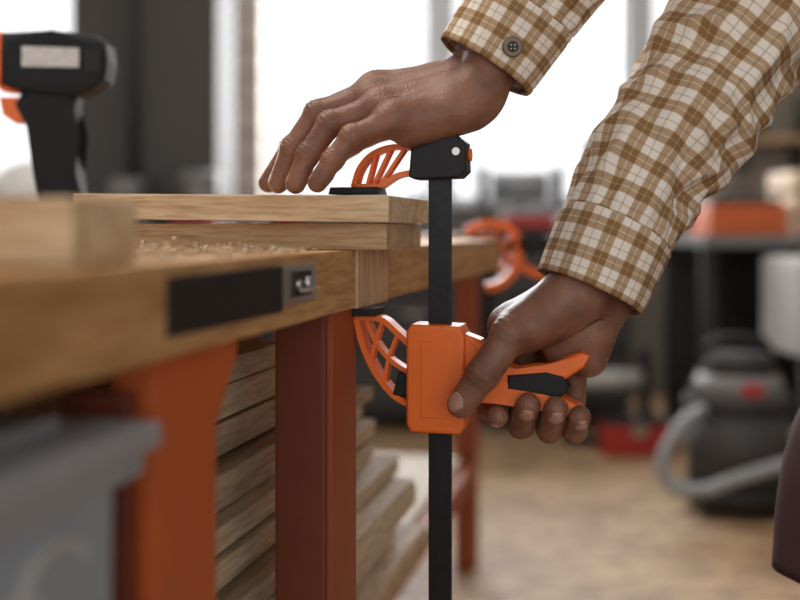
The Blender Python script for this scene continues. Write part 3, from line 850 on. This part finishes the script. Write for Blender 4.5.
press("drill_press", (.92, 5.25, .90), M_darkgrey); press("drill_press.001", (-.90, 5.0, .90), M_grey)
def vise(name, c, col):
    x, y, z = c; b = B()
    b.cyl((x, y, z), (x, y, z+.05), .07, col); b.box2((x-.05, y-.06, z+.05), (x+.10, y+.06, z+.12), col, bev=.01)
    b.box2((x+.06, y-.07, z+.10), (x+.09, y+.07, z+.17), col, bev=.005); b.box2((x-.06, y-.07, z+.10), (x-.03, y+.07, z+.17), col, bev=.005)
    b.box2((x-.15, y-.04, z+.06), (x-.05, y+.04, z+.11), col, bev=.008); b.cyl((x-.20, y, z+.085), (x-.15, y, z+.085), .012, M_steel); b.cyl((x-.19, y-.08, z+.085), (x-.19, y+.08, z+.085), .006, M_steel)
    b.obj(name)
vise("bench_vise", (-.50, 5.05, .90), M_red); vise("bench_vise.001", (.12, 5.05, .90), M_grey)
# benchtop sander seen behind the drill, in front of the column
b = B(); b.box2((-1.20, 3.95, 0), (-.62, 4.15, .90), M_darkgrey, bev=.01)
b.box2((-1.10, 3.97, .902), (-.90, 4.13, .96), M_greyd, bev=.01); b.cyl((-1.05, 4.05, 1.02), (-.93, 4.05, 1.02), .065, M_greyd); b.cyl((-.93, 4.05, 1.02), (-.90, 4.05, 1.02), .085, M_darkgrey)
b.box2((-.82, 3.97, .902), (-.66, 4.13, .93), M_red, bev=.008); b.cyl((-.74, 4.05, .93), (-.74, 4.05, 1.06), .045, M_greyd); b.cyl((-.80, 4.05, 1.07), (-.66, 4.05, 1.07), .04, M_greyd)
b.obj("disc_sander")
def tbox(name, lo, hi, m, m2):
    b = B(); b.box2(lo, hi, m, bev=.01); lo = Vector(lo); hi = Vector(hi)
    b.box2((lo.x+.01, lo.y+.01, hi.z), (hi.x-.01, hi.y-.01, hi.z+.02), m2, bev=.005)
    mx = (lo.x+hi.x)/2; my = (lo.y+hi.y)/2; w = (hi.x-lo.x)*.25
    b.tube([(mx-w, my, hi.z+.02), (mx-w, my, hi.z+.05), (mx+w, my, hi.z+.05), (mx+w, my, hi.z+.02)], .007, m2, seg=8)
    b.box2((mx-.03, lo.y-.006, hi.z-.04), (mx+.03, lo.y+.002, hi.z+.01), M_steel)
    b.obj(name)
tbox("toolbox", (.45, 4.87, .902), (.98, 5.0, .955), M_red, M_grey)
tbox("toolbox.001", (-2.05, 4.95, .902), (-1.70, 5.2, 1.05), M_darkgrey, M_red)
tbox("toolbox.002", (.80, 4.36, .002), (1.08, 4.53, .12), M_red, M_dark)
b = B(); b.box2((.70, 4.60, 0), (.74, 4.66, .40), M_dark); b.box2((1.0, 4.60, 0), (1.04, 4.66, .40), M_dark); b.box2((.68, 4.55, .0), (1.06, 4.70, .02), M_dark)
b.cyl((.74, 4.62, .27), (1.0, 4.62, .27), .042, M_offw); b.cyl((.68, 4.62, .27), (1.06, 4.62, .27), .012, M_steel); b.obj("paper_roll_stand")
b = B(); b.box2((-1.42, 3.0, 0), (-1.05, 3.5, .90), M_darkgrey, bev=.01)
b.sph((-1.03, 3.1, 1.0), .11, M_white, (1, .7, .8)); b.cyl((-1.14, 3.1, .90), (-1.14, 3.1, 1.02), .05, M_white); b.box2((-1.40, 3.05, .902), (-1.02, 3.3, .93), M_white, bev=.01)
b.obj("sanding_machine")
b = B()
for zz in (.4, 1.0): b.box2((-2.3, 3.9, zz), (-1.5, 4.3, zz+.02), M_darkgrey)
for xx in (-2.3, -1.54):
    for yy in (3.9, 4.26): b.box2((xx, yy, 0), (xx+.04, yy+.04, 1.02), M_darkgrey)
b.box2((-2.2, 3.95, 1.02), (-1.9, 4.2, 1.14), M_grey, bev=.01); b.box2((-1.8, 3.95, .42), (-1.6, 4.2, .6), M_red, bev=.01)
b.obj("shelf_trolley")

# ------------------------------------------------------------------ shop vacuum
VX, VY = 1.08, 3.55
vac = empty("shop_vacuum")
b = B()
b.cyl((VX, VY, .06), (VX, VY, .33), .155, M_darkgrey, r2=.165, seg=40); b.cyl((VX, VY, .33), (VX, VY, .36), .172, M_dark, seg=40)
b.cyl((VX, VY, .05), (VX, VY, .08), .175, M_dark, seg=40)
for a in (.7, 2.3, 3.9, 5.5):
    c = Vector((VX+.16*math.cos(a), VY+.16*math.sin(a), .03)); b.cyl(c+Vector((0, -.012, 0)), c+Vector((0, .012, 0)), .03, M_rubber)
    b.cyl(c+Vector((0, 0, .0)), c+Vector((0, 0, .05)), .012, M_dark)
b.obj("drum", vac)
b = B()
b.cyl((VX, VY, .36), (VX, VY, .44), .160, M_greyd, r2=.125, seg=40); b.cyl((VX, VY, .44), (VX, VY, .50), .125, M_dark, r2=.09, seg=40)
b.box2((VX-.03, VY-.165, .38), (VX+.03, VY-.10, .42), M_red, bev=.008); b.tube([(VX-.09, VY, .47), (VX-.08, VY, .54), (VX+.08, VY, .54), (VX+.09, VY, .47)], .013, M_dark)
b.obj("motor_head", vac)
b = B(); b.tube([(VX-.12, VY-.08, .34), (VX-.22, VY-.16, .30), (VX-.29, VY-.2, .20), (VX-.27, VY-.22, .13), (VX-.18, VY-.25, .12), (VX-.08, VY-.27, .16), (VX+.08, VY-.27, .21), (VX+.24, VY-.2, .24), (VX+.34, VY-.1, .28)], .020, M_grey, seg=14, res=14, ribs=.06); b.obj("hose", vac)

# unseen fixtures with glowing tubes, added to fill the interior with light
for i, (x, y) in enumerate([(-.9, 1.2), (.9, 3.2)]):
    b = B(); b.box2((x-.62, y-.09, 3.02), (x+.62, y+.09, 3.09), M_white, bev=.01); b.cyl((x-.58, y, 3.005), (x+.58, y, 3.005), .016, mat("added_glow_tube", (.9, .9, .9), .3, emis=((1, .96, .9), 6.0)))
    b.obj("added_fill_fixture" if i == 0 else "added_fill_fixture.001")

# ------------------------------------------------------------------ light
w = bpy.data.worlds.new("World"); scene.world = w; w.use_nodes = True
bg = w.node_tree.nodes["Background"]; bg.inputs[0].default_value = (0.97, 0.98, 1.0, 1); bg.inputs[1].default_value = 1.4
def area(name, loc, rot, sx, sy, power, col=(1, 1, 1)):
    l = bpy.data.lights.new(name, 'AREA'); l.shape = 'RECTANGLE'; l.size = sx; l.size_y = sy; l.energy = power; l.color = col
    o = bpy.data.objects.new(name, l); scene.collection.objects.link(o); o.location = loc; o.rotation_euler = rot
    return o
area("daylight_centre", (.3, 6.6, 2.1), (math.radians(-80), 0, 0), 2.6, 2.2, 270, (.98, .985, 1))
area("daylight_left", (-2.4, 6.6, 2.1), (math.radians(-80), 0, math.radians(-10)), 1.8, 2.0, 200, (.98, .985, 1))
area("added_fill_panel", (-.9, 1.2, 2.98), (0, 0, 0), 1.2, .3, 34, (1, .93, .84))  # added fill for the room interior, out of view
area("added_fill_panel.001", (.9, 3.2, 2.98), (0, 0, 0), 1.2, .3, 16, (1, .93, .84))  # second added fill, weaker, further back

# ------------------------------------------------------------------ camera
cam = bpy.data.cameras.new("Camera"); co = bpy.data.objects.new("Camera", cam); scene.collection.objects.link(co)
co.location = (0, 0, CZ); co.rotation_euler = (math.radians(90), 0, 0)
cam.lens = 50; cam.sensor_width = 36; cam.shift_y = -71/800; cam.clip_start = .02
cam.dof.use_dof = True; cam.dof.focus_distance = .85; cam.dof.aperture_fstop = 3.0
scene.camera = co
scene.view_settings.view_transform = 'Standard'
